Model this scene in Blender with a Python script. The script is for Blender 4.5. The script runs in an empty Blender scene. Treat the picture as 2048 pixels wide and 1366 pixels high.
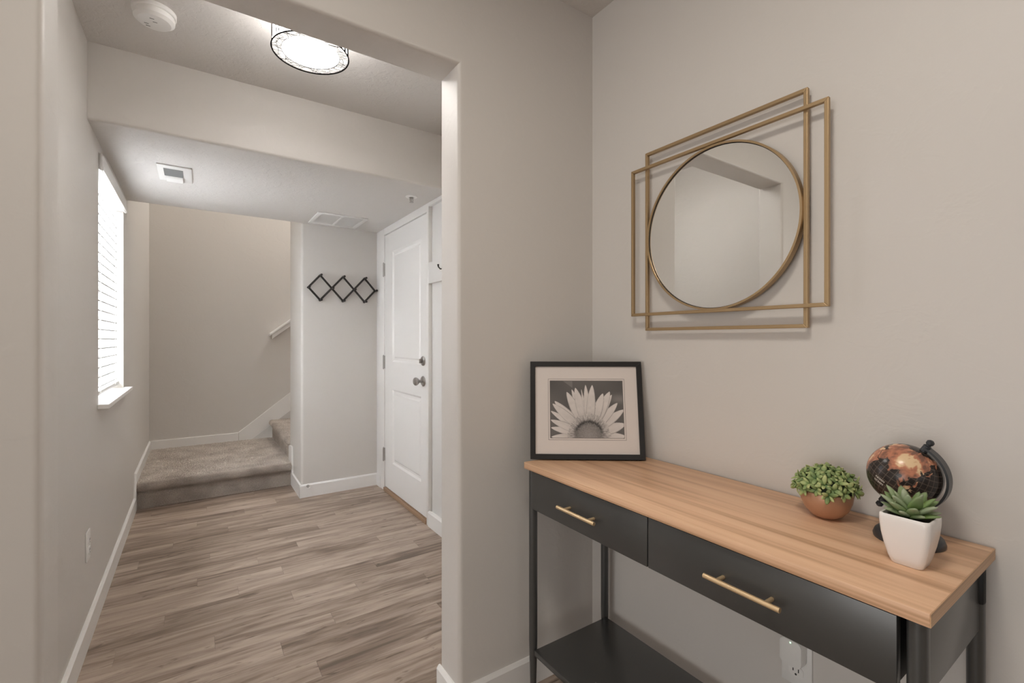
import bpy, bmesh, math, random
import numpy as np
from mathutils import Vector, Matrix

random.seed(7)
rng = np.random.default_rng(7)
PI = math.pi
scene = bpy.context.scene
COL = scene.collection

# ------------------------------------------------------------------ camera, world, lights, exposure
cam_data = bpy.data.cameras.new('camera')
cam_data.sensor_fit = 'HORIZONTAL'
cam_data.sensor_width = 36.0
cam_data.lens = 932.0 / 2048.0 * 36.0
cam_data.shift_y = -5.0 / 2048.0
cam_data.clip_start = 0.01
cam = bpy.data.objects.new('camera', cam_data)
COL.objects.link(cam)
cam.location = (0, 0, 1.2)
cam.rotation_euler = (PI / 2, 0, -math.atan(631 / 932.0))
scene.camera = cam

world = bpy.data.worlds.new('world')
scene.world = world
world.use_nodes = True
wn = world.node_tree.nodes
wn['Background'].inputs[0].default_value = (0.905, 0.955, 1.0, 1)
wn['Background'].inputs[1].default_value = 33.0

def area_light(name, loc, rot, sx, sy, power, color, shape='RECTANGLE'):
    d = bpy.data.lights.new(name, 'AREA')
    d.shape = shape
    d.size = sx
    d.size_y = sy
    d.energy = power
    d.color = color
    o = bpy.data.objects.new(name, d)
    COL.objects.link(o)
    o.location = loc
    o.rotation_euler = rot
    return o

# area lights added to brighten the room, in place of unseen windows
area_light('room_fill_back', (-1.4, -4.38, 1.45), (PI / 2, 0, 0), 2.6, 1.7, 13, (1.0, 0.99, 0.975))
area_light('room_fill_left', (-4.18, -0.35, 1.08), (PI / 2, 0, -PI / 2), 2.4, 2.0, 62, (1.0, 0.99, 0.975))
# ceiling lamp of the room, just above and behind the picture
area_light('room_ceiling_light', (0.10, 0.30, 2.42), (0, 0, 0), 0.36, 0.36, 13.0, (1.0, 0.93, 0.84), 'DISK')
# area light added overhead to brighten the landing and stairwell wall
area_light('stairwell_fill', (1.2, 4.86, 4.1), (0, 0, 0), 1.6, 0.8, 46, (1.0, 0.96, 0.90))

pl = area_light('window_sky_portal', (-0.52, 3.17, 1.46), (PI / 2, 0, -PI / 2), 1.0, 1.3, 1, (1, 1, 1))
pl.data.cycles.is_portal = True

scene.view_settings.view_transform = 'Standard'
scene.view_settings.look = 'None'
scene.view_settings.exposure = 0.0
scene.view_settings.gamma = 1.0
scene.view_settings.use_curve_mapping = False
scene.cycles.max_bounces = 14
scene.cycles.diffuse_bounces = 12
scene.cycles.sample_clamp_indirect = 60.0
scene.cycles.use_denoising = True

# ------------------------------------------------------------------ materials
def srgb(r, g, b):
    f = lambda c: (c / 255 / 12.92) if c / 255 <= 0.04045 else ((c / 255 + 0.055) / 1.055) ** 2.4
    return (f(r), f(g), f(b), 1.0)

def new_mat(name):
    m = bpy.data.materials.new(name)
    m.use_nodes = True
    nt = m.node_tree
    return m, nt, nt.nodes['Principled BSDF'], nt.nodes, nt.links

def setp(p, **kw):
    names = {'color': 'Base Color', 'rough': 'Roughness', 'metal': 'Metallic', 'spec': 'Specular IOR Level',
             'coat': 'Coat Weight', 'coat_rough': 'Coat Roughness', 'sheen': 'Sheen Weight', 'sss': 'Subsurface Weight',
             'emit': 'Emission Color', 'emit_s': 'Emission Strength', 'trans': 'Transmission Weight'}
    for k, v in kw.items():
        p.inputs[names[k]].default_value = v

def simple(name, color, rough=0.5, **kw):
    m, nt, p, N, L = new_mat(name)
    setp(p, color=color, rough=rough, **kw)
    return m

def pos_node(N, L, scale=(1, 1, 1), loc=(0, 0, 0)):
    g = N.new('ShaderNodeNewGeometry')
    mp = N.new('ShaderNodeMapping')
    mp.inputs['Scale'].default_value = scale
    mp.inputs['Location'].default_value = loc
    L.new(g.outputs['Position'], mp.inputs['Vector'])
    return mp.outputs['Vector']

def noise(N, L, vec, scale, detail=3, rough=0.5, dist=0.0):
    n = N.new('ShaderNodeTexNoise')
    n.inputs['Scale'].default_value = scale
    n.inputs['Detail'].default_value = detail
    n.inputs['Roughness'].default_value = rough
    n.inputs['Distortion'].default_value = dist
    if vec is not None:
        L.new(vec, n.inputs['Vector'])
    return n.outputs['Fac']

def ramp(N, L, fac, stops):
    r = N.new('ShaderNodeValToRGB')
    cr = r.color_ramp
    while len(cr.elements) < len(stops):
        cr.elements.new(0.5)
    for e, (p, c) in zip(cr.elements, stops):
        e.position = p
        e.color = c if len(c) == 4 else (*c, 1)
    L.new(fac, r.inputs['Fac'])
    return r.outputs['Color']

def mathn(N, L, op, a, b=None):
    n = N.new('ShaderNodeMath')
    n.operation = op
    for i, v in enumerate((a, b)):
        if v is None:
            continue
        if isinstance(v, (int, float)):
            n.inputs[i].default_value = v
        else:
            L.new(v, n.inputs[i])
    return n.outputs[0]

def bump(N, L, p, h, strength, dist=0.01):
    b = N.new('ShaderNodeBump')
    b.inputs['Strength'].default_value = strength
    b.inputs['Distance'].default_value = dist
    L.new(h, b.inputs['Height'])
    L.new(b.outputs['Normal'], p.inputs['Normal'])

def plaster(name, color, rough, s1, s2, strength):
    """painted wallboard with a hand-trowelled texture: flat areas broken by low soft ridges"""
    m, nt, p, N, L = new_mat(name)
    setp(p, color=color, rough=rough, spec=0.35)
    v = pos_node(N, L)
    a = noise(N, L, v, s1, 4, 0.55, 0.6)
    r = ramp(N, L, a, [(0.47, (0, 0, 0)), (0.53, (1, 1, 1)), (0.70, (0.6, 0.6, 0.6))])
    b = noise(N, L, v, s2, 3, 0.5)
    h = mathn(N, L, 'ADD', mathn(N, L, 'MULTIPLY', r, 0.5), mathn(N, L, 'MULTIPLY', b, 0.5))
    bump(N, L, p, h, strength, 0.004)
    return m

M = {}
M['paint'] = plaster('greige_wall_paint', (0.612, 0.584, 0.552, 1), 0.5, 9, 55, 0.13)
M['ceiling'] = plaster('ceiling_paint', (0.64, 0.615, 0.59, 1), 0.6, 26, 110, 0.30)
M['trim'] = simple('white_trim_paint', (0.78, 0.765, 0.745, 1), 0.35)
M['plastic'] = simple('white_plastic', (0.76, 0.75, 0.73, 1), 0.35)
M['plastic_dark'] = simple('dark_slot', (0.02, 0.02, 0.02, 1), 0.6)
M['vent_grey'] = simple('vent_shadow_grey', (0.20, 0.20, 0.20, 1), 0.6)
M['black_metal'] = simple('charcoal_powder_coat', (0.044, 0.0445, 0.043, 1), 0.34, spec=0.7, coat=0.35, coat_rough=0.25)
M['black_gap'] = simple('matte_black', (0.004, 0.004, 0.004, 1), 0.6)
M['bronze'] = simple('dark_bronze', (0.022, 0.018, 0.015, 1), 0.45)
M['gold'] = simple('brushed_gold', (0.43, 0.305, 0.17, 1), 0.42, metal=0.7)
M['brass_handle'] = simple('satin_brass', (0.80, 0.60, 0.36, 1), 0.40, metal=0.75)
M['mirror'] = simple('mirror_glass', (0.90, 0.905, 0.89, 1), 0.0, metal=1.0)
M['nickel'] = simple('satin_nickel', (0.42, 0.40, 0.38, 1), 0.30, metal=1.0)
M['copper'] = simple('copper_glaze', (0.47, 0.265, 0.165, 1), 0.40, metal=0.3)
M['ceramic'] = simple('white_ceramic', (0.80, 0.765, 0.74, 1), 0.22, coat=0.3)
M['soil'] = simple('dark_soil', (0.03, 0.022, 0.015, 1), 0.9)
M['globe_black'] = simple('black_globe_stand', (0.026, 0.029, 0.033, 1), 0.34)
M['mat_board'] = simple('mat_board', (0.66, 0.60, 0.56, 1), 0.8)
M['mat_line'] = simple('mat_rule_line', (0.13, 0.11, 0.10, 1), 0.8)
M['frame_black'] = simple('black_picture_frame', (0.009, 0.0075, 0.0065, 1), 0.38)
M['threshold'] = simple('oak_threshold', (0.34, 0.22, 0.14, 1), 0.5)
M['led'] = simple('green_led', (0.2, 1, 0.4, 1), 0.4, emit=(0.45, 1.0, 0.55, 1), emit_s=4.0)
M['rubber'] = simple('white_rubber_tip', (0.75, 0.74, 0.72, 1), 0.5)
M['lamp_diffuser'] = simple('lamp_diffuser', (0.8, 0.8, 0.78, 1), 0.5, emit=(1.0, 0.97, 0.94, 1), emit_s=52.0)
M['lamp_shade'] = simple('lamp_white_shade', (0.8, 0.8, 0.78, 1), 0.5, emit=(1.0, 0.95, 0.90, 1), emit_s=0.95)
M['lamp_side'] = simple('lamp_lit_fabric', (0.8, 0.8, 0.78, 1), 0.5, emit=(1.0, 0.97, 0.94, 1), emit_s=13.5)
M['slat_edge'] = simple('blind_slat_edge', (0.62, 0.62, 0.61, 1), 0.5)
M['lattice'] = simple('lamp_black_lattice', (0.006, 0.005, 0.005, 1), 0.9, spec=0.05)
M['grille_grey'] = simple('grille_grey', (0.74, 0.73, 0.72, 1), 0.6)
M['lettering'] = simple('white_map_print', (0.7, 0.68, 0.62, 1), 0.5)

# blind slats let daylight through
m, nt, p, N, L = new_mat('blind_slat')
setp(p, color=(0.80, 0.80, 0.79, 1), rough=0.5)
tr = N.new('ShaderNodeBsdfTranslucent'); tr.inputs['Color'].default_value = (0.875, 0.871, 0.874, 1)
mx = N.new('ShaderNodeMixShader'); mx.inputs[0].default_value = 0.60
L.new(p.outputs[0], mx.inputs[1]); L.new(tr.outputs[0], mx.inputs[2])
L.new(mx.outputs[0], N['Material Output'].inputs['Surface'])
M['slat'] = m

# clear pane
m, nt, p, N, L = new_mat('window_glass')
tb = N.new('ShaderNodeBsdfTransparent'); tb.inputs[0].default_value = (0.95, 0.95, 0.955, 1)
gb = N.new('ShaderNodeBsdfGlossy'); gb.inputs['Roughness'].default_value = 0.02
mx = N.new('ShaderNodeMixShader'); mx.inputs[0].default_value = 0.06
L.new(tb.outputs[0], mx.inputs[1]); L.new(gb.outputs[0], mx.inputs[2])
L.new(mx.outputs[0], N['Material Output'].inputs['Surface'])
M['glass'] = m

# floor: grey-brown oak-look planks, tone differs from plank to plank
def plank_material(name, per_object):
    m, nt, p, N, L = new_mat(name)
    setp(p, rough=0.42, spec=0.4)
    g = N.new('ShaderNodeNewGeometry')
    oi = N.new('ShaderNodeObjectInfo')
    off = N.new('ShaderNodeCombineXYZ')
    L.new(mathn(N, L, 'MULTIPLY', oi.outputs['Random'], 37.0), off.inputs[0])
    L.new(mathn(N, L, 'MULTIPLY', oi.outputs['Random'], 53.0), off.inputs[2])
    ad = N.new('ShaderNodeVectorMath'); ad.operation = 'ADD'
    L.new(g.outputs['Position'], ad.inputs[0]); L.new(off.outputs[0], ad.inputs[1])
    def mapped(sc):
        mp = N.new('ShaderNodeMapping'); mp.inputs['Scale'].default_value = sc
        L.new(ad.outputs[0], mp.inputs['Vector'])
        return mp.outputs['Vector']
    broad = noise(N, L, mapped((2.6, 22, 1)), 1.0, 4, 0.55, 0.8)
    fine = noise(N, L, mapped((7, 130, 1)), 1.0, 4, 0.6, 0.2)
    knots = noise(N, L, mapped((9, 34, 1)), 1.0, 2, 0.5, 1.2)
    tone = mathn(N, L, 'ADD', mathn(N, L, 'MULTIPLY', broad, 0.76), mathn(N, L, 'MULTIPLY', fine, 0.24))
    tone = mathn(N, L, 'ADD', tone, mathn(N, L, 'MULTIPLY', mathn(N, L, 'SUBTRACT', oi.outputs['Random'], 0.5), 0.16))
    col = ramp(N, L, tone, [(0.30, srgb(108, 93, 81)), (0.44, srgb(144, 127, 113)), (0.54, srgb(166, 149, 135)), (0.70, srgb(186, 170, 156))])
    dark = ramp(N, L, knots, [(0.26, (0.45, 0.42, 0.40)), (0.36, (1, 1, 1))])
    mm = N.new('ShaderNodeMix'); mm.data_type = 'RGBA'; mm.blend_type = 'MULTIPLY'; mm.inputs[0].default_value = 0.8
    L.new(col, mm.inputs[6]); L.new(dark, mm.inputs[7])
    L.new(mm.outputs[2], p.inputs['Base Color'])
    bump(N, L, p, fine, 0.06, 0.002)
    return m
M['plank'] = plank_material('grey_oak_plank', True)
M['joint'] = simple('plank_joint', srgb(92, 80, 70), 0.6)

# carpet
m, nt, p, N, L = new_mat('taupe_carpet')
setp(p, rough=0.95, sheen=0.25, spec=0.1)
v = pos_node(N, L)
a = noise(N, L, v, 6, 3); b = noise(N, L, v, 330, 2)
t = mathn(N, L, 'ADD', mathn(N, L, 'MULTIPLY', a, 0.45), mathn(N, L, 'MULTIPLY', b, 0.55))
L.new(ramp(N, L, t, [(0.30, srgb(152, 142, 132)), (0.5, srgb(200, 190, 180)), (0.70, srgb(230, 222, 212))]), p.inputs['Base Color'])
bump(N, L, p, b, 0.6, 0.006)
M['carpet'] = m

# light wood laminate, grain along the table (y)
m, nt, p, N, L = new_mat('light_walnut_laminate')
setp(p, rough=0.40, spec=0.4)
v = pos_node(N, L, (30, 0.9, 90)); v2 = pos_node(N, L, (120, 3.0, 60)); v3 = pos_node(N, L, (15, 0.6, 70), (3, 1, 0))
a = noise(N, L, v, 1.0, 4, 0.55, 0.9); b = noise(N, L, v2, 1.0, 3, 0.55, 0.2); c = noise(N, L, v3, 1.0, 2, 0.5, 1.4)
t = mathn(N, L, 'ADD', mathn(N, L, 'MULTIPLY', a, 0.42), mathn(N, L, 'ADD', mathn(N, L, 'MULTIPLY', b, 0.08), mathn(N, L, 'MULTIPLY', c, 0.50)))
L.new(ramp(N, L, t, [(0.32, srgb(168, 130, 101)), (0.43, srgb(198, 157, 123)), (0.52, srgb(222, 181, 147)), (0.66, srgb(234, 198, 163))]), p.inputs['Base Color'])
bump(N, L, p, b, 0.03, 0.001)
M['wood_top'] = m

m, nt, p, N, L = new_mat('light_walnut_edge_band')
setp(p, rough=0.42, spec=0.4)
v = pos_node(N, L, (2, 2, 260))
a = noise(N, L, v, 1.0, 3, 0.5, 0.3)
L.new(ramp(N, L, a, [(0.3, srgb(178, 140, 106)), (0.6, srgb(206, 168, 130))]), p.inputs['Base Color'])
M['wood_edge'] = m

# leaves
def leaf_mat(name, c0, c1, c2):
    m, nt, p, N, L = new_mat(name)
    setp(p, rough=0.5, sss=0.0, spec=0.35)
    oi = N.new('ShaderNodeObjectInfo')
    tc = N.new('ShaderNodeTexCoord')
    sp = N.new('ShaderNodeSeparateXYZ'); L.new(tc.outputs['Generated'], sp.inputs[0])
    t = mathn(N, L, 'ADD', mathn(N, L, 'MULTIPLY', sp.outputs[2], 0.55), mathn(N, L, 'MULTIPLY', oi.outputs['Random'], 0.45))
    L.new(ramp(N, L, t, [(0.1, c0), (0.5, c1), (0.95, c2)]), p.inputs['Base Color'])
    return m
M['leaf'] = leaf_mat('matte_green_leaf', srgb(72, 100, 62), srgb(134, 154, 98), srgb(186, 192, 132))
M['succulent'] = leaf_mat('succulent_leaf', srgb(120, 150, 66), srgb(116, 138, 90), srgb(164, 174, 148))
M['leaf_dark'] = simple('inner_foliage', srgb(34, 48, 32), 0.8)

# colour stored on the mesh (printed picture, printed map)
def print_mat(name, rough):
    m, nt, p, N, L = new_mat(name)
    setp(p, rough=rough, spec=0.3)
    at = N.new('ShaderNodeAttribute'); at.attribute_name = 'print'
    L.new(at.outputs['Color'], p.inputs['Base Color'])
    return m
M['photo_print'] = print_mat('photo_print', 0.35)
M['map_print'] = print_mat('globe_map_print', 0.22)

# ------------------------------------------------------------------ mesh helpers
def link(o, parent=None):
    COL.objects.link(o)
    if parent is not None:
        o.parent = parent
    return o

def root_loc(o):
    while o.parent is not None:
        o = o.parent
    return o.location.copy()

class MB:
    """collects shapes (in world coordinates unless the thing is built around its own origin)"""
    def __init__(self):
        self.bm = bmesh.new()
    def box(self, x0, x1, y0, y1, z0, z1, bev=0.0, seg=2):
        t = bmesh.new()
        bmesh.ops.create_cube(t, size=1.0)
        for v in t.verts:
            v.co = Vector(((x0 + x1) / 2 + v.co.x * (x1 - x0), (y0 + y1) / 2 + v.co.y * (y1 - y0), (z0 + z1) / 2 + v.co.z * (z1 - z0)))
        if bev:
            bmesh.ops.bevel(t, geom=list(t.edges), offset=bev, segments=seg, profile=0.5, affect='EDGES')
        self.merge(t)
        return self
    def merge(self, t, mat=None):
        me = bpy.data.meshes.new('tmp')
        t.to_mesh(me); t.free()
        if mat is not None:
            me.transform(mat)
        self.bm.from_mesh(me)
        bpy.data.meshes.remove(me)
    def prism(self, pts, axis, a, b, bev=0.0):
        """polygon pts in the two other axes, extruded along axis from a to b"""
        t = bmesh.new()
        def mk(u, v, w):
            return {'x': (w, u, v), 'y': (u, w, v), 'z': (u, v, w)}[axis]
        f = t.faces.new([t.verts.new(mk(u, v, a)) for u, v in pts])
        r = bmesh.ops.extrude_face_region(t, geom=[f])
        vs = [g for g in r['geom'] if isinstance(g, bmesh.types.BMVert)]
        d = {'x': (b - a, 0, 0), 'y': (0, b - a, 0), 'z': (0, 0, b - a)}[axis]
        bmesh.ops.translate(t, verts=vs, vec=d)
        bmesh.ops.recalc_face_normals(t, faces=t.faces)
        if bev:
            bmesh.ops.bevel(t, geom=list(t.edges), offset=bev, segments=2, profile=0.5, affect='EDGES')
        self.merge(t)
        return self
    def tube(self, pts, r, n=12, closed=False, caps=True):
        pts = [Vector(p) for p in pts]
        rs = r if isinstance(r, (list, tuple)) else [r] * len(pts)
        bm = self.bm
        rings = []
        up = None
        for i, p in enumerate(pts):
            if closed:
                d = pts[(i + 1) % len(pts)] - pts[i - 1]
            else:
                d = pts[min(i + 1, len(pts) - 1)] - pts[max(i - 1, 0)]
            d.normalize()
            if up is None:
                up = Vector((0, 0, 1)) if abs(d.z) < 0.9 else Vector((1, 0, 0))
            s = d.cross(up).normalized(); up = s.cross(d).normalized()
            rings.append([bm.verts.new(p + rs[i] * (math.cos(2 * PI * k / n) * s + math.sin(2 * PI * k / n) * up)) for k in range(n)])
        m = len(rings)
        for i in range(m if closed else m - 1):
            A, B_ = rings[i], rings[(i + 1) % m]
            for k in range(n):
                bm.faces.new((A[k], A[(k + 1) % n], B_[(k + 1) % n], B_[k]))
        if caps and not closed:
            bm.faces.new(list(reversed(rings[0]))); bm.faces.new(rings[-1])
        return self
    def lathe(self, prof, c, n=48, axis=(0, 0, 1)):
        """profile of (radius, height) turned about an axis through c"""
        bm = self.bm
        q = Vector((0, 0, 1)).rotation_difference(Vector(axis).normalized())
        c = Vector(c)
        rings = []
        for r, h in prof:
            if r < 1e-6:
                rings.append([bm.verts.new(c + q @ Vector((0, 0, h)))])
            else:
                rings.append([bm.verts.new(c + q @ Vector((r * math.cos(2 * PI * k / n), r * math.sin(2 * PI * k / n), h))) for k in range(n)])
        for A, B_ in zip(rings, rings[1:]):
            for k in range(n):
                a, b = A[k % len(A)], A[(k + 1) % n % len(A)]
                d, e = B_[k % len(B_)], B_[(k + 1) % n % len(B_)]
                f = []
                for v in (a, b, e, d):
                    if v not in f:
                        f.append(v)
                if len(f) > 2:
                    try:
                        bm.faces.new(f)
                    except ValueError:
                        pass
        return self
    def build(self, name, mat, parent=None, smooth=False, kind=None, auto=None):
        bm = self.bm
        bmesh.ops.recalc_face_normals(bm, faces=bm.faces)
        me = bpy.data.meshes.new(name)
        bm.to_mesh(me); bm.free()
        if parent is not None:
            me.transform(Matrix.Translation(-root_loc(parent)))
        mats = mat if isinstance(mat, (list, tuple)) else [mat]
        for mm in mats:
            me.materials.append(mm)
        if smooth or auto is not None:
            me.polygons.foreach_set('use_smooth', [True] * len(me.polygons))
            me.set_sharp_from_angle(angle=auto if auto is not None else math.radians(40))
        o = bpy.data.objects.new(name, me)
        link(o, parent)
        if kind:
            o['kind'] = kind
        return o

def thing(name, label, cat, loc, group=None):
    o = bpy.data.objects.new(name, None)
    o.empty_display_size = 0.05
    COL.objects.link(o)
    o.location = loc
    o['label'] = label
    o['category'] = cat
    if group:
        o['group'] = group
    return o

def struct(o, label=None):
    o['kind'] = 'structure'
    if label:
        o['label'] = label
    return o

def struct_root(name, loc, label):
    o = bpy.data.objects.new(name, None)
    o.empty_display_size = 0.05
    COL.objects.link(o)
    o.location = loc
    return struct(o, label)

def box(name, mat, parent, x0, x1, y0, y1, z0, z1, bev=0.0):
    return MB().box(x0, x1, y0, y1, z0, z1, bev).build(name, mat, parent, auto=math.radians(40) if bev else None)

# ------------------------------------------------------------------ room shell (metres; z up, y down the hall)
XL, XR = -0.36, 1.26           # hall side walls
YA, YA2 = 1.31, 1.447          # the wall with the wide cased opening
XJL, XJR = -0.257, 0.685       # its jambs
ZH = 2.07                      # its head
YB = 2.48                      # front of the dropped ceiling
YC = 3.81                      # wall with the coat rack
YK = 5.41                      # stairwell back wall
ZU, ZD, ZR = 2.385, 2.075, 2.435

# floor: slab and the planks the camera can see
fl = struct(MB().box(-4.2, 1.26, -4.4, YA, -0.06, -0.0012).box(XL, 1.26, YA, 4.3, -0.06, -0.0012).build('floor', M['joint']), 'grey brown wood plank floor running through the opening into the hall')
ROW, Y0 = 0.0969, 1.751
OFFS = [0.37, 0.003, 0.275, 0.487, 0.06, -0.256, 0.371, -0.113, 0.165]
def plank(x0, x1, y0, y1):
    g = 0.0004
    t = MB()
    dz = random.uniform(0, 0.0003)
    pts = [(x0 + g, y0 + g), (x1 - g, y0 + g), (x1 - g, y1 - g), (x0 + g, y1 - g)]
    vs0 = [t.bm.verts.new((x, y, -0.0012)) for x, y in pts]
    vs1 = [t.bm.verts.new((x, y, 0.0002 + dz)) for x, y in pts]
    t.bm.faces.new(vs1)
    for i in range(4):
        t.bm.faces.new((vs0[i], vs0[(i + 1) % 4], vs1[(i + 1) % 4], vs1[i]))
    return t.build('plank', M['plank'], fl)
for i in range(-14, 27):
    ya, yb = Y0 + ROW * i, min(Y0 + ROW * (i + 1), 4.28)
    if ya >= yb:
        continue
    o = OFFS[i % 9]
    lo, hi = (XL, XR)
    k = math.floor((lo - o) / 0.9)
    x = o + 0.9 * k
    while x < hi:
        a, b = max(x, lo), min(x + 0.9, hi)
        if b - a > 0.01:
            plank(a, b, ya, yb)
        x += 0.9
# the rest of the room floor, behind the camera: wide strips of the same planks
for y in np.arange(-4.4, Y0 - 14 * ROW - 1e-6, 0.8):
    plank(-4.2, XR, y, min(y + 0.8, Y0 - 14 * ROW))
for y in (Y0 - 14 * ROW,):
    plank(-4.2, XL, y, YA)

# wall with the opening: one board outline, opening edges rounded
def opening_wall():
    t = bmesh.new()
    P = [(-4.3, 0), (XJL, 0), (XJL, ZH), (XJR, ZH), (XJR, 0), (XR + 0.1, 0), (XR + 0.1, 2.6), (-4.3, 2.6)]
    f = t.faces.new([t.verts.new((x, YA, z)) for x, z in P])
    r = bmesh.ops.extrude_face_region(t, geom=[f])
    bmesh.ops.translate(t, verts=[g for g in r['geom'] if isinstance(g, bmesh.types.BMVert)], vec=(0, YA2 - YA, 0))
    bmesh.ops.recalc_face_normals(t, faces=t.faces)
    def on(v):
        return (XJL - 1e-4 <= v.co.x <= XJR + 1e-4) and v.co.z <= ZH + 1e-4
    ed = [e for e in t.edges if all(on(v) for v in e.verts) and abs(e.verts[0].co.y - e.verts[1].co.y) < 1e-6
          and not (e.verts[0].co.z < 1e-4 and e.verts[1].co.z < 1e-4)]
    bmesh.ops.bevel(t, geom=ed, offset=0.016, segments=6, profile=0.5, affect='EDGES')
    mb = MB(); mb.merge(t)
    return mb.build('wall_front', M['paint'], auto=math.radians(35))
struct(opening_wall(), 'greige wall with the wide round-edged opening into the hall')

def opening_boxes(mb, x0, x1, ya, yb, za, zb, oy0, oy1, oz0, oz1):
    mb.box(x0, x1, ya, oy0, za, zb).box(x0, x1, oy1, yb, za, zb)
    mb.box(x0, x1, oy0, oy1, za, oz0).box(x0, x1, oy0, oy1, oz1, zb)
    return mb
WY0, WY1, WZ0, WZ1 = 2.74, 3.595, 0.89, 2.03
struct(opening_boxes(MB(), XL - 0.14, XL, YA2, YK + 0.1, 0, 4.3, WY0, WY1, WZ0, WZ1).build('wall_left', M['paint']), 'hall left wall with the window in it')
struct(box('wall_right', M['paint'], None, XR, XR + 0.12, -4.4, YC + 0.02, -0.05, 2.6), 'greige wall behind the console table and mirror')
struct(box('wall_back', M['paint'], None, XL - 0.1, 4.2, YK, YK + 0.1, 0, 4.3), 'stairwell wall above the carpeted landing')
t = bmesh.new()
bmesh.ops.create_cube(t, size=1.0)
for v in t.verts:
    v.co = Vector(((0.655 if v.co.x < 0 else 1.40), (YC if v.co.y < 0 else 4.32), (0 if v.co.z < 0 else 4.3)))
bmesh.ops.bevel(t, geom=[e for e in t.edges if all(abs(v.co.x - 0.655) < 1e-5 for v in e.verts) and abs(e.verts[0].co.z - e.verts[1].co.z) > 1],
                offset=0.020, segments=6, profile=0.5, affect='EDGES')
mb = MB(); mb.merge(t); mb.box(1.40, 4.2, 4.22, 4.32, 0, 4.3)
struct(mb.build('wall_closet', M['paint'], auto=math.radians(35)), 'pale wall end with rounded corner carrying the coat rack')
struct(box('wall_stair_end', M['paint'], None, 4.2, 4.3, 4.2, YK + 0.1, 0, 4.3), 'far end wall of the stairwell')
struct(box('wall_room_left', M['paint'], None, -4.3, -4.2, -4.5, YA, 0, 2.6), 'left wall of the room behind the camera')
struct(box('wall_room_back', M['paint'], None, -4.3, 1.4, -4.5, -4.4, 0, 2.6), 'back wall of the room behind the camera')
struct(box('ceiling', M['ceiling'], None, -4.3, XR + 0.02, -4.5, YA + 0.02, ZR, 2.6), 'white ceiling of the room, its corner showing at the top')
struct(box('ceiling_hall', M['ceiling'], None, XL - 0.02, XR + 0.02, YA2 - 0.02, YB + 0.02, ZU, 2.6), 'textured upper ceiling of the hall carrying the round lamp')
struct(box('ceiling_stairwell', M['ceiling'], None, XL - 0.1, 4.3, YC - 0.1, YK + 0.1, 4.2, 4.3), 'high ceiling over the stairs')
# dropped ceiling: front face painted like the walls, underside like the ceiling
t = bmesh.new()
bmesh.ops.create_cube(t, size=1.0)
for v in t.verts:
    v.co = Vector(((XL - 0.01 if v.co.x < 0 else XR + 0.01), (YB if v.co.y < 0 else YC), (ZD if v.co.z < 0 else 4.25)))
bmesh.ops.recalc_face_normals(t, faces=t.faces)
bmesh.ops.bevel(t, geom=[e for e in t.edges if all(abs(v.co.z - ZD) < 1e-5 for v in e.verts) and abs(e.verts[0].co.x - e.verts[1].co.x) > 1],
                offset=0.014, segments=5, profile=0.5, affect='EDGES')
for f in t.faces:
    f.material_index = 1 if f.normal.z < -0.75 else 0
mb = MB(); mb.merge(t)
struct(mb.build('ceiling_lower', [M['paint'], M['ceiling']], auto=math.radians(35)), 'dropped ceiling over the entry with its greige front face')

# ---- trim
def bb_poly(h=0.098, d=0.013):
    """cross-section: away from wall, up"""
    return [(0, 0), (d, 0), (d, h - 0.010), (d * 0.45, h), (0, h)]
H, D = 0.098, 0.013
mb = MB()
t = bmesh.new()
pts = [(YA2, 0.0), (YK, 0.0), (YK, 0.262), (4.160, 0.262), (4.135, 0.098), (YA2, 0.098)]
mb.prism(pts, 'x', XL, XL + D)
b = mb.build('baseboard_left', M['trim'])
bm = bmesh.new(); bm.from_mesh(b.data)
ed = [e for e in bm.edges if all(v.co.x > XL + 0.01 and v.co.z > 0.05 for v in e.verts) and (e.verts[0].co - e.verts[1].co).length > 0.1]
bmesh.ops.bevel(bm, geom=ed, offset=0.008, segments=1, affect='EDGES'); bm.to_mesh(b.data); bm.free()
struct(b, 'white baseboard along the hall left wall, stepping up at the landing')
# coat rack wall: front and left return with tall end piece
mb = MB()
mb.prism([(YC - y, z) for y, z in bb_poly()], 'x', 0.655 - D, XR - 0.02)
mb.prism([(YC - D + 0.003, 0), (4.30, 0), (4.30, 0.305), (4.25, 0.315), (4.17, 0.318), (4.16, 0.105), (YC - D + 0.003, 0.098)], 'x', 0.655 - D, 0.655)
struct(mb.build('baseboard_closet', M['trim']), 'white baseboard under the coat rack wall with a tall end piece at the step')
# opening wall
mb = MB()
mb.prism([(YA - y, z) for y, z in bb_poly()], 'x', XJR - D, XR)
mb.prism([(XJR - y, z) for y, z in bb_poly()], 'y', YA - D, YA2)
struct(mb.build('baseboard_front', M['trim']), 'white baseboard wrapping the right jamb of the opening')
mb = MB()
mb.prism([(YA - y, z) for y, z in bb_poly()], 'x', -4.2, XJL + D)
mb.prism([(XJL + y, z) for y, z in bb_poly()], 'y', YA - D, YA2)
struct(mb.build('baseboard_jamb', M['trim']), 'white baseboard at the left jamb of the opening')
struct(MB().prism([(XR - y, z) for y, z in bb_poly()], 'y', -4.4, YA - D).build('baseboard_right', M['trim']), 'white baseboard behind the console table')
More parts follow.
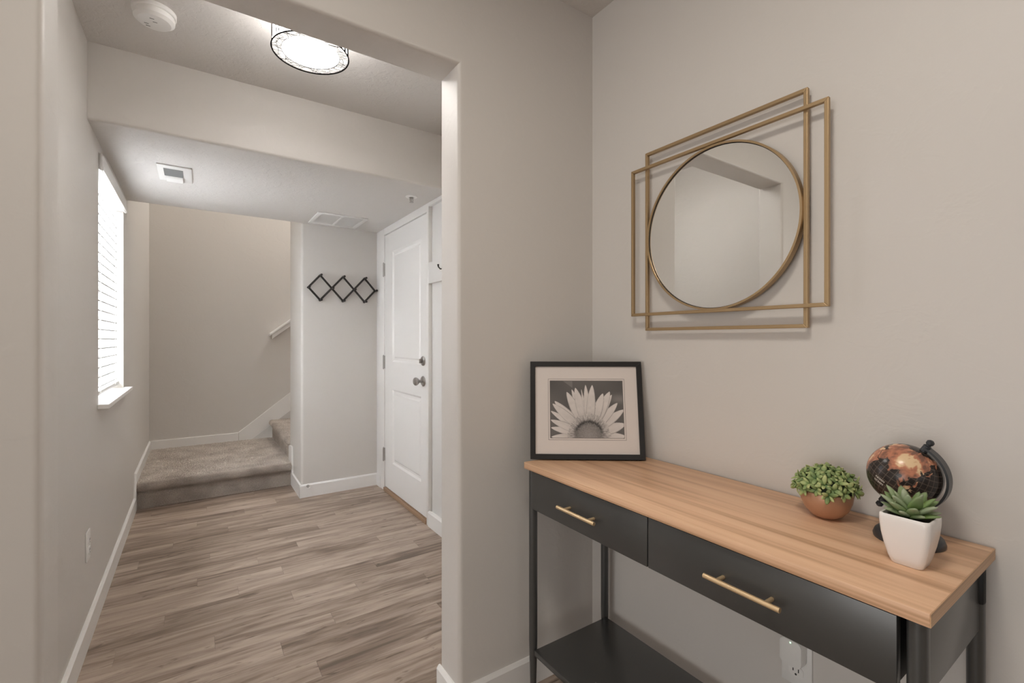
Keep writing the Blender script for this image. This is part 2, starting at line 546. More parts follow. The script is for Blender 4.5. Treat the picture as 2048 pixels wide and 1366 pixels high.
# landing: low board, joint, then sloping stair skirt
struct(MB().prism([(XL + D, 0.10), (0.347, 0.10), (0.347, 0.262), (XL + D, 0.262)], 'y', YK - D, YK, 0.002).build('baseboard_back', M['trim']), 'white baseboard at the back of the landing')
sl = 0.782
struct(MB().prism([(0.351, 0.10), (3.9, 0.10 + sl * 3.3), (3.9, 0.266 + sl * (3.9 - 0.351)), (0.351, 0.266)], 'y', YK - D, YK, 0.002).build('trim_stair_skirt', M['trim']), 'white sloping skirt board beside the stairs')

# right hall wall: casing and flat boards around the entry door, shallow panels between
CX = 1.232                       # face of the boards
def board(n, label, y0, y1, z0, z1, x0=CX):
    return struct(box('trim_%d' % n, M['trim'], None, x0, XR, y0, y1, z0, z1, 0.0015), label)
board(1, 'white door casing on the hinge side', 3.632, YC, 0, ZD)
board(2, 'white head casing above the entry door', 2.775, 3.632, 2.022, ZD)
board(3, 'white narrow casing on the lock side of the door', 2.775, 2.806, 0, 2.022)
board(4, 'white flat rail with hook beside the door', YA2, 2.775, 1.556, 1.690)
board(5, 'white flat top board beside the door', YA2, 2.775, 2.052, ZD)
board(6, 'white flat panel sheet behind the rails', YA2, 2.775, 0.0, ZD, XR - 0.004)
struct(MB().prism([(1.240 - y, z) for y, z in bb_poly()] , 'y', YA2, 2.775).box(1.238, XR, YA2, 2.775, 0, 0.09).build('baseboard_hall', M['trim']), 'white baseboard right of the entry door')
struct(MB().prism([(CX - y, z) for y, z in bb_poly(0.098, 0.005)], 'y', 3.712, YC - D).build('baseboard_corner', M['trim']), 'short white baseboard return left of the door')
struct(box('trim_threshold', M['threshold'], None, 1.226, XR, 2.806, 3.632, 0, 0.026, 0.002), 'brown wooden threshold under the entry door')

# ------------------------------------------------------------------ entry door
door = struct_root('door_1', (1.25, 3.2, 0.03), 'white two-panel entry door with nickel hardware at the end of the hall')
t = bmesh.new()
DX = 1.241
ys = [2.809, 2.915, 3.465, 3.629]; zs = [0.034, 0.245, 0.815, 1.026, 1.872, 2.018]
V = {}
for i, y in enumerate(ys):
    for j, z in enumerate(zs):
        V[i, j] = t.verts.new((DX, y, z))
panels = []
for i in range(3):
    for j in range(5):
        f = t.faces.new((V[i, j], V[i, j + 1], V[i + 1, j + 1], V[i + 1, j]))
        if i == 1 and j in (1, 3):
            panels.append(f)
bmesh.ops.recalc_face_normals(t, faces=t.faces)
if t.faces[:][0].normal.x > 0:
    bmesh.ops.reverse_faces(t, faces=t.faces[:])
for f in panels:
    bmesh.ops.inset_region(t, faces=[f], thickness=0.020, depth=-0.009)
    bmesh.ops.inset_region(t, faces=[f], thickness=0.020, depth=0.0)
    bmesh.ops.inset_region(t, faces=[f], thickness=0.016, depth=0.006)
bnd = [e for e in t.edges if len(e.link_faces) == 1]
r = bmesh.ops.extrude_edge_only(t, edges=bnd)
bmesh.ops.translate(t, verts=[g for g in r['geom'] if isinstance(g, bmesh.types.BMVert)], vec=(0.018, 0, 0))
mb = MB(); mb.merge(t)
mb.build('door_leaf', M['trim'], door)
for z in (0.236, 0.966, 1.699):
    mb = MB().tube([(1.230, 3.637, z), (1.230, 3.637, z + 0.102)], 0.0065, 10)
    mb.tube([(1.230, 3.637, z - 0.006), (1.230, 3.637, z)], [0.003, 0.0065], 10).tube([(1.230, 3.637, z + 0.102), (1.230, 3.637, z + 0.108)], [0.0065, 0.003], 10)
    mb.box(1.231, 1.2415, 3.630, 3.650, z, z + 0.102)
    mb.build('hinge', M['nickel'], door, auto=math.radians(40))
mb = MB().lathe([(0, 0), (0.033, 0), (0.034, 0.004), (0.028, 0.010), (0.0, 0.010)], (DX, 2.876, 0.922), 32, (-1, 0, 0))
rose = mb.build('knob_rose', M['nickel'], door, auto=math.radians(30))
MB().lathe([(0.010, 0.008), (0.010, 0.030), (0.020, 0.038), (0.027, 0.050), (0.027, 0.058), (0.020, 0.066), (0.0, 0.068)], (DX, 2.876, 0.922), 32, (-1, 0, 0)).build('knob', M['nickel'], door, auto=math.radians(30))
db = MB().lathe([(0, 0), (0.032, 0), (0.032, 0.006), (0.025, 0.012), (0, 0.013)], (DX, 2.876, 1.055), 32, (-1, 0, 0)).build('deadbolt', M['nickel'], door, auto=math.radians(30))
MB().box(DX - 0.030, DX - 0.012, 2.872, 2.880, 1.040, 1.070, 0.002).build('thumb_turn', M['nickel'], db, auto=math.radians(40))

# ------------------------------------------------------------------ window, sill, blind
win = struct_root('window_1', (XL - 0.1, 3.17, WZ0), 'bright window in the hall left wall behind a closed white blind')
mb = MB()
fx0, fx1 = XL - 0.135, XL - 0.085
mb.box(fx0, fx1, WY0, WY0 + 0.045, WZ0, WZ1).box(fx0, fx1, WY1 - 0.045, WY1, WZ0, WZ1)
mb.box(fx0, fx1, WY0 + 0.045, WY1 - 0.045, WZ0, WZ0 + 0.045).box(fx0, fx1, WY0 + 0.045, WY1 - 0.045, WZ1 - 0.045, WZ1)
mb.box(fx0 + 0.01, fx1 - 0.005, WY0 + 0.045, WY1 - 0.045, 1.44, 1.48)
mb.build('window_frame', M['trim'], win)
for z0, z1 in ((WZ0 + 0.045, 1.44), (1.48, WZ1 - 0.045)):
    box('window_pane', M['glass'], win, fx0 + 0.02, fx0 + 0.026, WY0 + 0.045, WY1 - 0.045, z0, z1)
MB().box(XL - 0.085, XL, WY0 + 0.001, WY1 - 0.001, WZ0, WZ0 + 0.022).box(XL, XL + 0.040, WY0 - 0.032, WY1 + 0.045, WZ0 + 0.001, WZ0 + 0.022, 0.003).build('window_sill', M['trim'], win)

bl = thing('window_blind', 'white closed slat blind hanging in the hall window', 'blind', (XL - 0.045, 3.17, 0.935))
MB().box(XL - 0.062, XL + 0.004, WY0 + 0.006, WY1 - 0.006, 1.955, 2.022).box(XL + 0.004, XL + 0.014, WY0 - 0.004, WY1 + 0.004, 1.950, 2.026, 0.003).box(XL + 0.014, XL + 0.019, WY0 - 0.004, WY1 + 0.004, 1.950, 1.966, 0.002).build('valance', M['plastic'], bl)
ns = 21
tilt = math.radians(68)
z = 0.988
slat_me = None
for i in range(ns):
    zc = 0.990 + i * 0.0465
    if slat_me is None:
        mb = MB()
        n = 5
        prof = []
        for k in range(n + 1):
            s = -0.025 + 0.05 * k / n
            prof.append((s, 0.0016 - 0.0022 * (s / 0.025) ** 2))
        poly = [(s, h + 0.0013) for s, h in prof] + [(s, h - 0.0013) for s, h in reversed(prof)]
        c, s_ = math.cos(tilt), math.sin(tilt)
        rot = [(a * c - b * s_, -a * s_ - b * c) for a, b in poly]
        t0 = bl.location
        mb.prism([(XL - 0.042 + a, z + b) for a, b in [(q[0], q[1]) for q in rot]], 'y', WY0 + 0.012, WY1 - 0.012)
        lx, lz = max(rot, key=lambda q: q[0])
        n0 = len(mb.bm.faces)
        mb.box(XL - 0.042 + lx - 0.001, XL - 0.042 + lx + 0.0012, WY0 + 0.012, WY1 - 0.012, z + lz - 0.0033, z + lz + 0.0033)
        mb.bm.faces.ensure_lookup_table()
        for f in list(mb.bm.faces)[n0:]:
            f.material_index = 1
        so = mb.build('slat', [M['slat'], M['slat_edge']], bl)
        slat_me = so.data
        so.location.z += zc - z
    else:
        o = bpy.data.objects.new('slat', slat_me)
        link(o, bl)
        o.location = (0, 0, zc - z)
MB().box(XL - 0.066, XL - 0.018, WY0 + 0.012, WY1 - 0.012, 0.934, 0.954, 0.003).build('bottom_rail', M['plastic'], bl, auto=math.radians(40))
for y in (2.93, 3.40):
    MB().tube([(XL - 0.016, y, 0.945), (XL - 0.016, y, 1.96)], 0.0012, 6).build('ladder_cord', M['plastic'], bl)

# ------------------------------------------------------------------ carpeted stairs
def fuzz(mb, samples, size):
    """little leaning wedges of pile"""
    bm = mb.bm
    for (p, n) in samples:
        p = Vector(p); n = Vector(n)
        d = (n + Vector((random.uniform(-.7, .7), random.uniform(-.7, .7), random.uniform(-.7, .7)))).normalized()
        s = d.orthogonal().normalized()
        q = Matrix.Rotation(random.uniform(0, 2 * PI), 3, d) @ s
        w = size * random.uniform(0.22, 0.40); h = size * random.uniform(0.7, 1.3)
        q2 = d.cross(q)
        a = bm.verts.new(p + q * w); b = bm.verts.new(p - q * w * 0.6 + q2 * w); c = bm.verts.new(p - q * w * 0.6 - q2 * w)
        e = bm.verts.new(p + d * h)
        bm.faces.new((a, b, e)); bm.faces.new((b, c, e)); bm.faces.new((c, a, e))

def step_profile(front, back, z0, z1, lip=0.028, r=0.022):
    """side outline of a carpeted step: riser set back under a rounded nosing; u grows backwards"""
    pts = [(front, z0), (back, z0), (back, z1)]
    cx, cz = front - lip + r, z1 - r
    arc = [(cx + r * math.cos(a), cz + r * math.sin(a)) for a in np.linspace(PI / 2, 1.5 * PI, 9)]
    return pts + arc + [(front, z1 - 2 * r)], arc

st = thing('staircase', 'taupe carpeted stairs with a wide landing step at the end of the hall', 'stairs', (0.15, 4.2, 0))
LX0, LX1 = XL + D - 0.002, 0.655 - D + 0.002
LF = 4.195
prof, arc = step_profile(LF, YK - D, 0.0, 0.180, 0.036, 0.024)
land = MB().prism(prof, 'x', LX0, LX1).box(LX1, 0.70, 4.325, YK - D, 0.0, 0.18).build('landing', M['carpet'], st, auto=math.radians(35))
sam = []
for _ in range(26000):
    sam.append(((random.uniform(LX0, LX1), random.uniform(LF - 0.012, YK - D), 0.1795), (0, 0, 1)))
for _ in range(12000):
    a = random.uniform(PI / 2, 1.5 * PI)
    sam.append(((random.uniform(LX0, LX1), LF - 0.036 + 0.024 + 0.0237 * math.cos(a), 0.156 + 0.0237 * math.sin(a)), (0, math.cos(a), math.sin(a))))
mb = MB(); fuzz(mb, sam, 0.0085)
sam = []
for _ in range(9000):
    sam.append(((random.uniform(LX0, LX1), LF + 0.0005, random.uniform(0.002, 0.132)), (0, -1, 0.15)))
fuzz(mb, sam, 0.0095)
mb.build('carpet_pile', M['carpet'], land, kind='stuff')
sam = []
for k in range(1, 9):
    z0, z1 = 0.18 * k, 0.18 * (k + 1)
    x0 = 0.655 + 0.23 * (k - 1)
    prof, arc = step_profile(x0, x0 + 0.34 if k < 8 else 3.9, z0 - 0.0, z1, 0.030, 0.024)
    # profile is in (x, z): extrude along y between closet wall and skirt
    so = MB().prism([(u, w) for u, w in prof], 'y', 4.322, YK - D).build('stair_step', M['carpet'], st, auto=math.radians(35))
    if k == 1:
        for _ in range(7000):
            sam.append(((random.uniform(x0 - 0.01, x0 + 0.25), random.uniform(4.33, YK - D), z1 - 0.0005), (0, 0, 1)))
        for _ in range(9000):
            a = random.uniform(PI / 2, 1.5 * PI)
            sam.append(((x0 - 0.030 + 0.024 + 0.0237 * math.cos(a), random.uniform(4.325, YK - D), z1 - 0.024 + 0.0237 * math.sin(a)), (math.cos(a), 0, math.sin(a))))
        for _ in range(7000):
            sam.append(((x0 + 0.0005, random.uniform(4.325, YK - D), random.uniform(z0, z1 - 0.045)), (-1, 0, 0)))
        first_step = so
mb = MB(); fuzz(mb, sam, 0.0075)
mb.build('carpet_pile', M['carpet'], first_step, kind='stuff')

hr = thing('handrail', 'white painted handrail rising along the stairwell wall', 'handrail', (0.63, YK - 0.03, 1.23))
xa, xb = 0.622, 3.4
za = 1.232
def slopebar(x0, x1, zlo, zhi, y0, y1, bev):
    return MB().prism([(x0, za + sl * (x0 - xa) + zlo), (x1, za + sl * (x1 - xa) + zlo), (x1, za + sl * (x1 - xa) + zhi), (x0, za + sl * (x0 - xa) + zhi)], 'y', y0, y1, bev)
slopebar(xa, xb, -0.002, 0.026, YK - 0.075, YK, 0.004).build('rail_cap', M['trim'], hr, auto=math.radians(40))
slopebar(xa + 0.022, xb, -0.050, -0.002, YK - 0.050, YK, 0.003).build('rail_body', M['trim'], hr, auto=math.radians(40))

# ------------------------------------------------------------------ hall fittings
# flush-mount lamp
LC = (0.350, 1.840)
lamp = thing('ceiling_light', 'round flush ceiling lamp with black twig lattice on white shade', 'ceiling light', (LC[0], LC[1], ZU))
LZ = 2.250
MB().lathe([(0, 0), (0.075, 0), (0.075, -0.012), (0.0, -0.012)], (LC[0], LC[1], ZU), 32).build('canopy', M['bronze'], lamp, auto=math.radians(30))
MB().lathe([(0.128, ZU - 0.012), (0.128, LZ + 0.0045)], (LC[0], LC[1], 0), 64).build('shade', M['lamp_side'], lamp, auto=math.radians(30))
MB().lathe([(0.1285, LZ + 0.0045), (0.1285, LZ + 0.004), (0.098, LZ + 0.004)], (LC[0], LC[1], 0), 64).build('shade_ring', M['lamp_shade'], lamp, auto=math.radians(30))
MB().lathe([(0.0975, LZ + 0.0045), (0.05, LZ + 0.0047), (0.0, LZ + 0.0047)], (LC[0], LC[1], 0), 64).build('diffuser', M['lamp_diffuser'], lamp, smooth=True)
circ = lambda r, z: [(LC[0] + r * math.cos(2 * PI * k / 64), LC[1] + r * math.sin(2 * PI * k / 64), z) for k in range(64)]
MB().tube(circ(0.1315, LZ + 0.001), 0.0022, 8, closed=True).build('outer_rim', M['lattice'], lamp, smooth=True)
MB().tube(circ(0.0985, LZ + 0.002), 0.0011, 6, closed=True).build('inner_rim', M['lattice'], lamp, smooth=True)
MB().tube(circ(0.1305, ZU - 0.012), 0.0022, 8, closed=True).build('top_rim', M['bronze'], lamp, smooth=True)
mb = MB()
def pol(r, a, z): return (LC[0] + r * math.cos(a), LC[1] + r * math.sin(a), z)
for k in range(56):
    a = 2 * PI * k / 56 + random.uniform(-.04, .04)
    da = random.uniform(-0.30, 0.30)
    r0 = 0.099 if random.random() < 0.75 else random.uniform(0.104, 0.118)
    r1 = 0.131 if random.random() < 0.8 else random.uniform(0.115, 0.127)
    mb.tube([pol(r0, a, LZ + 0.002), pol(r1, a + da, LZ + 0.0025)], 0.00065, 4)
for k in range(22):
    a = 2 * PI * k / 22 + random.uniform(-.1, .1)
    r0, r1 = random.uniform(.100, .128), random.uniform(.100, .128)
    mb.tube([pol(r0, a, LZ + 0.002), pol(r1, a + random.uniform(.22, .40), LZ + 0.0025)], 0.00065, 4)
for k in range(130):
    a = random.uniform(0, 2 * PI); da = random.uniform(-.22, .22)
    z0, z1 = sorted((random.uniform(LZ, ZU - 0.012), random.uniform(LZ, ZU - 0.012)))
    if z1 - z0 < 0.04: z0, z1 = LZ + 0.003, ZU - 0.014
    n = 5
    mb.tube([pol(0.1298, a + da * i / n, z0 + (z1 - z0) * i / n) for i in range(n + 1)], 0.0008, 4)
mb.build('lattice', M['lattice'], lamp)

# smoke detector
sd = thing('smoke_detector', 'white round smoke detector on the upper hall ceiling', 'smoke detector', (-0.126, 2.118, ZU))
MB().lathe([(0, 0), (0.066, 0), (0.066, -0.012), (0.063, -0.015), (0, -0.015)], (-0.126, 2.118, ZU), 48).build('base_plate', M['plastic'], sd, auto=math.radians(30))
MB().lathe([(0.0595, -0.015), (0.0595, -0.020), (0.062, -0.022), (0.061, -0.034), (0.050, -0.043), (0.030, -0.046), (0, -0.046)], (-0.126, 2.118, ZU), 48).build('cover', M['plastic'], sd, auto=math.radians(30))
for dx, dy in ((-0.012, -0.030), (-0.004, -0.012), (-0.030, 0.010), (-0.026, 0.024)):
    box('vent_slot', M['vent_grey'], sd, -0.126 + dx, -0.126 + dx + 0.013, 2.118 + dy, 2.118 + dy + 0.003, ZU - 0.0468, ZU - 0.044)

# ceiling supply vent with grille
ev = thing('ceiling_vent', 'small square white vent with dark louvres on the lower ceiling', 'vent', (-0.093, 3.03, ZD))
MB().box(-0.166, -0.020, 2.900, 3.172, ZD - 0.007, ZD, 0.002).build('vent_plate', M['plastic'], ev, auto=math.radians(40))
box('vent_opening', M['vent_grey'], ev, -0.140, -0.058, 2.948, 3.062, ZD - 0.0080, ZD - 0.0068)
for k in range(7):
    y = 2.956 + k * 0.0165
    MB().prism([(y, ZD - 0.008), (y + 0.007, ZD - 0.0115), (y + 0.008, ZD - 0.0105), (y + 0.0015, ZD - 0.0075)], 'x', -0.139, -0.059).build('louvre', M['vent_grey'], ev)
MB().prism([(3.072, ZD - 0.007), (3.165, ZD - 0.007), (3.150, ZD - 0.018), (3.085, ZD - 0.018)], 'x', -0.135, -0.060, 0.003).build('lamp_lens', M['plastic'], ev, auto=math.radians(40))

rg = thing('return_air_grille', 'flat white return air grille with two louvred fields on the ceiling by the coat rack', 'vent', (0.863, 3.56, ZD))
gx0, gx1, gy0, gy1 = 0.690, 1.036, 3.388, 3.730
mb = MB().box(gx0, gx1, gy0, gy0 + 0.030, ZD - 0.008, ZD, 0.002).box(gx0, gx1, gy1 - 0.030, gy1, ZD - 0.008, ZD, 0.002)
mb.box(gx0, gx0 + 0.030, gy0 + 0.029, gy1 - 0.029, ZD - 0.008, ZD, 0.002).box(gx1 - 0.030, gx1, gy0 + 0.029, gy1 - 0.029, ZD - 0.008, ZD, 0.002)
mb.box(0.855, 0.871, gy0 + 0.029, gy1 - 0.029, ZD - 0.008, ZD, 0.002)
mb.build('grille_frame', M['plastic'], rg, auto=math.radians(40))
for fx0_, fx1_ in ((gx0 + 0.030, 0.855), (0.871, gx1 - 0.030)):
    fo = box('grille_back', M['grille_grey'], rg, fx0_, fx1_, gy0 + 0.03, gy1 - 0.03, ZD - 0.0012, ZD)
    for k in range(24):
        y = gy0 + 0.031 + k * 0.0117
        MB().prism([(y, ZD - 0.0052), (y + 0.0109, ZD - 0.0042), (y + 0.0109, ZD - 0.0034), (y, ZD - 0.0044)], 'x', fx0_, fx1_).build('louvre', M['plastic'], fo)

sp = thing('fire_sprinkler', 'small chrome sprinkler head on the lower ceiling by the door', 'sprinkler', (1.095, 2.72, ZD))
MB().lathe([(0.036, 0), (0.034, -0.004), (0.018, -0.007), (0.016, 0)], (1.095, 2.72, ZD), 28).build('escutcheon', M['plastic'], sp, smooth=True)
mb = MB().lathe([(0.0, -0.002), (0.011, -0.002), (0.011, -0.014), (0, -0.014)], (1.095, 2.72, ZD), 16)
for s in (-1, 1):
    mb.tube([(1.095 + s * 0.009, 2.72, ZD - 0.013), (1.095 + s * 0.010, 2.72, ZD - 0.024), (1.095 + s * 0.002, 2.72, ZD - 0.034)], 0.002, 8)
mb.tube([(1.095, 2.72, ZD - 0.014), (1.095, 2.72, ZD - 0.033)], 0.0024, 8)
mb.lathe([(0, -0.034), (0.013, -0.034), (0.013, -0.036), (0, -0.036)], (1.095, 2.72, ZD), 16)
mb.build('sprinkler_head', M['nickel'], sp, auto=math.radians(30))

# accordion coat rack
cr = thing('coat_rack', 'dark brown accordion peg coat rack of three diamonds on the closet wall', 'coat rack', (0.955, YC, 1.592))
RX, RW = [0.701, 0.8705, 1.0395, 1.208], 0.0845
zc_, zt_, zb_ = 1.592, 1.688, 1.498
nodes = [(x, zc_) for x in RX] + [(x + RW, zt_) for x in RX[:3]] + [(x + RW, zb_) for x in RX[:3]]
def slat(p, q, y0, y1):
    d = Vector((q[0] - p[0], 0, q[1] - p[1])); n = d.length; d.normalize()
    c = Vector(((p[0] + q[0]) / 2, 0, (p[1] + q[1]) / 2))
    t = bmesh.new(); bmesh.ops.create_cube(t, size=1.0)
    ang = math.atan2(d.z, d.x)
    for v in t.verts:
        u = v.co.x * (n + 0.016); w = v.co.z * 0.0145
        v.co = Vector((c.x + u * math.cos(ang) - w * math.sin(ang), (y0 + y1) / 2 + v.co.y * (y1 - y0), c.z + u * math.sin(ang) + w * math.cos(ang)))
    bmesh.ops.bevel(t, geom=list(t.edges), offset=0.003, segments=2, profile=0.5, affect='EDGES')
    mb = MB(); mb.merge(t)
    mb.build('slat', M['bronze'], cr, auto=math.radians(40))
ya, yb, yc = YC - 0.014, YC - 0.024, YC - 0.034
T = [(RX[0] + RW, zt_), (RX[1] + RW, zt_), (RX[2] + RW, zt_)]; Bm = [(x, zb_) for x, _ in T]; Cc = [(x, zc_) for x in RX]
for p, q in ((Cc[0], T[0]), (Bm[0], T[1]), (Bm[1], T[2]), (Bm[2], Cc[3])):
    slat(p, q, yb, ya)
for p, q in ((Cc[0], Bm[0]), (T[0], Bm[1]), (T[1], Bm[2]), (T[2], Cc[3])):
    slat(p, q, yc, yb)
for x, z in nodes:
    MB().lathe([(0.0, -0.012), (0.006, -0.012), (0.006, 0.034), (0.005, 0.052), (0.0085, 0.058), (0.0085, 0.066), (0.004, 0.071), (0, 0.071)], (x, YC - 0.012, z), 14, (0, -1, 0)).build('peg', M['bronze'], cr, auto=math.radians(30))

hk = thing('coat_hook', 'small dark hook on the white rail beside the entry door', 'hook', (CX, 2.542, 1.623))
MB().lathe([(0, 0), (0.012, 0), (0.012, 0.004), (0, 0.004)], (CX, 2.542, 1.623), 16, (-1, 0, 0)).build('hook_plate', M['bronze'], hk, auto=math.radians(30))
MB().tube([(CX - 0.003, 2.542, 1.623), (CX - 0.028, 2.542, 1.618), (CX - 0.040, 2.542, 1.630), (CX - 0.042, 2.542, 1.645)], [0.004, 0.004, 0.004, 0.006], 10).build('hook_arm', M['bronze'], hk, auto=math.radians(50))

ds = thing('door_stop', 'silver spring door stop with white tip on the closet baseboard', 'door stop', (0.700, YC - D, 0.088))
mb = MB().lathe([(0, 0), (0.011, 0), (0.010, 0.006), (0, 0.007)], (0.700, YC - D, 0.084), 16, (0, -1, 0))
hel = [(0.700 + 0.0055 * math.cos(a), YC - D - 0.006 - 0.0016 * a / 2.2, 0.084 + 0.0055 * math.sin(a)) for a in np.linspace(0, 2 * PI * 11, 130)]
mb.tube(hel, 0.0012, 5)
mb.build('spring', M['nickel'], ds, auto=math.radians(40))
MB().lathe([(0, 0.052), (0.007, 0.052), (0.008, 0.060), (0.007, 0.068), (0, 0.069)], (0.700, YC - D, 0.084), 16, (0, -1, 0)).build('rubber_tip', M['rubber'], ds, auto=math.radians(40))

def outlet(name_label, loc, nx):
    """duplex receptacle; nx = +1 plate faces +x, -1 faces -x"""
    o = thing('wall_outlet', name_label, 'outlet', loc)
    x, y, z = loc
    X = lambda d: x + nx * d
    def bx(mb, d0, d1, *r):
        a, b = sorted((X(d0), X(d1))); return mb.box(a, b, *r)
    bx(MB(), 0, 0.006, y - 0.036, y + 0.036, z - 0.058, z + 0.058, 0.0025).build('cover_plate', M['plastic'], o, auto=math.radians(40))
    for dz in (-0.020, 0.020):
        mb = MB()
        pts = []
        for k in range(28):
            a = 2 * PI * k / 28
            pts.append((y + max(-0.0172, min(0.0172, 0.0185 * math.cos(a))), z + dz + max(-0.0142, min(0.0142, 0.0172 * math.sin(a)))))
        mb.prism(pts, 'x', *sorted((X(0.004), X(0.0085))))
        rc = mb.build('receptacle', M['plastic'], o)
        mb = MB()
        bx(mb, 0.008, 0.0089, y - 0.0075, y - 0.0053, z + dz - 0.001, z + dz + 0.0075)
        bx(mb, 0.008, 0.0089, y + 0.0053, y + 0.0075, z + dz - 0.001, z + dz + 0.0065)
        mb.lathe([(0, 0), (0.0026, 0), (0.0026, 0.0009), (0, 0.0009)], (X(0.008), y, z + dz - 0.0075), 10, (nx, 0, 0))
        mb.build('slots', M['plastic_dark'], rc)
    MB().lathe([(0, 0), (0.003, 0), (0.0025, 0.0012), (0, 0.0014)], (X(0.006), y, z), 12, (nx, 0, 0)).build('screw', M['plastic'], o)
    return o
outlet('white outlet low on the hall left wall', (XL, 2.480, 0.380), 1)
outlet('white outlet under the console table holding a charger', (XR, 0.572, 0.382), -1)

ch = thing('plug_charger', 'white plug-in charger with a green light under the table', 'charger', (1.24, 0.575, 0.418))
t = bmesh.new(); bmesh.ops.create_cube(t, size=1.0)
for v in t.verts:
    v.co = Vector((1.2375 + v.co.x * 0.028, 0.573 + v.co.y * 0.052, 0.418 + v.co.z * 0.066))
bmesh.ops.bevel(t, geom=[e for e in t.edges if abs(e.verts[0].co.x - e.verts[1].co.x) > 0.01], offset=0.014, segments=6, profile=0.5, affect='EDGES')
bmesh.ops.bevel(t, geom=[e for e in t.edges if all(v.co.x < 1.2240 for v in e.verts)], offset=0.003, segments=2, profile=0.5, affect='EDGES')
mb = MB(); mb.merge(t)
mb.build('charger_body', M['plastic'], ch, auto=math.radians(40))
MB().lathe([(0, 0), (0.0016, 0), (0.0012, 0.0010), (0, 0.0012)], (1.2235, 0.572, 0.4445), 12, (-1, 0, 0)).build('indicator_light', M['led'], ch)

# ------------------------------------------------------------------ console table
TX0, TX1, TY0, TY1, TZ = 0.874, 1.250, 0.217, 1.222, 0.804
ct = thing('console_table', 'narrow console table with light wood top and charcoal drawers below the mirror', 'table', (1.06, 0.72, 0))
box('tabletop', M['wood_top'], ct, TX0, TX1, TY0 + 0.001, TY1 - 0.001, TZ - 0.021, TZ, 0.0012)
for ya, yb in ((TY0, TY0 + 0.0012), (TY1 - 0.0012, TY1)):
    box('edge_band', M['wood_edge'], ct, TX0 + 0.0006, TX1 - 0.0006, ya, yb, TZ - 0.0204, TZ - 0.0006)
for lx, ly in ((0.8935, 0.2365), (0.8935, 1.1985), (1.213, 0.2365), (1.213, 1.1985)):
    MB().tube([(lx, ly, 0), (lx, ly, 0.24), (lx, ly, TZ - 0.021)], [0.0075, 0.0135, 0.0135], 20).build('leg', M['black_metal'], ct, auto=math.radians(50))
for ly in (0.2365, 1.1985):
    box('side_panel', M['black_metal'], ct, 0.906, 1.200, ly - 0.007, ly + 0.007, 0.660, TZ - 0.021, 0.001)
    box('leg_gap_block', M['black_gap'], ct, 1.1965, 1.2125, ly - 0.0150, ly + 0.004, 0.708, TZ - 0.021, 0.006)  # black block standing in for the dark gap between panel and leg
box('back_panel', M['black_metal'], ct, 1.208, 1.218, 0.250, 1.185, 0.660, TZ - 0.021)
box('drawer_case', M['black_gap'], ct, 0.898, 1.208, 0.262, 1.180, 0.668, TZ - 0.025)
box('shelf', M['black_metal'], ct, 0.886, 1.204, 0.252, 1.183, 0.196, 0.214, 0.0015)
for y0, y1, ya, yb in ((0.7325, 1.190, 0.883, 1.033), (0.2585, 0.7295, 0.417, 0.567)):
    dr = box('drawer', M['black_metal'], ct, 0.881, 0.897, y0, y1, 0.661, 0.779, 0.0012)
    hx, hz = 0.855, 0.719
    mb = MB().tube([(hx, ya, hz), (hx, yb, hz)], 0.0050, 14)
    for y in (ya + 0.027, yb - 0.027):
        mb.tube([(hx, y, hz), (0.8815, y, hz)], 0.0042, 12)
    mb.build('handle', M['brass_handle'], dr, auto=math.radians(50))
# ------------------------------------------------------------------ mirror
mi = thing('wall_mirror', 'round mirror set in two overlapping gold square frames on the right wall', 'mirror', (1.24, 0.78, 1.52))
def at_plane(y, z, x):           # measured at x = 1.24
    k = x / 1.24
    return y * k, 1.2 + (z - 1.2) * k
def rect_frame(x0, x1, y0, y1, z0, z1, w):
    ya, za = at_plane(y0, z0, x0); yb, zb = at_plane(y1, z1, x0)
    out = [(ya, za), (yb, za), (yb, zb), (ya, zb)]
    inn = [(ya + w, za + w), (yb - w, za + w), (yb - w, zb - w), (ya + w, zb - w)]
    for i in range(4):
        j = (i + 1) % 4
        MB().prism([out[i], out[j], inn[j], inn[i]], 'x', x0, x1, 0.0012).build('frame_bar', M['gold'], mi)
rect_frame(1.231, 1.243, 0.540, 1.039, 1.2275, 1.8185, 0.0095)
rect_frame(1.221, 1.232, 0.494, 1.100, 1.2775, 1.776, 0.0095)
cy, cz = at_plane(0.7895, 1.523, 1.226)
RR = 0.2365
MB().lathe([(RR, 0), (RR, 0.020), (RR - 0.0055, 0.020), (RR - 0.0055, 0.0), (RR, 0)], (1.242, cy, cz), 128, (-1, 0, 0)).build('ring', M['gold'], mi, auto=math.radians(40))
MB().lathe([(0, 0), (RR - 0.0060, 0), (RR - 0.0060, 0.003), (0, 0.003)], (1.231, cy, cz), 128, (-1, 0, 0)).build('mirror_glass', M['mirror'], mi)
MB().lathe([(RR - 0.0057, 0.0), (RR - 0.0057, 0.0045), (RR - 0.0071, 0.0045), (RR - 0.0071, 0.0)], (1.231, cy, cz), 128, (-1, 0, 0)).build('ring_liner', M['black_gap'], mi)
for yy, zz in ((cy, cz + 0.1), (cy, cz - 0.1)):
    box('hanger', M['black_gap'], mi, 1.231, XR, yy - 0.02, yy + 0.02, zz - 0.02, zz + 0.02)

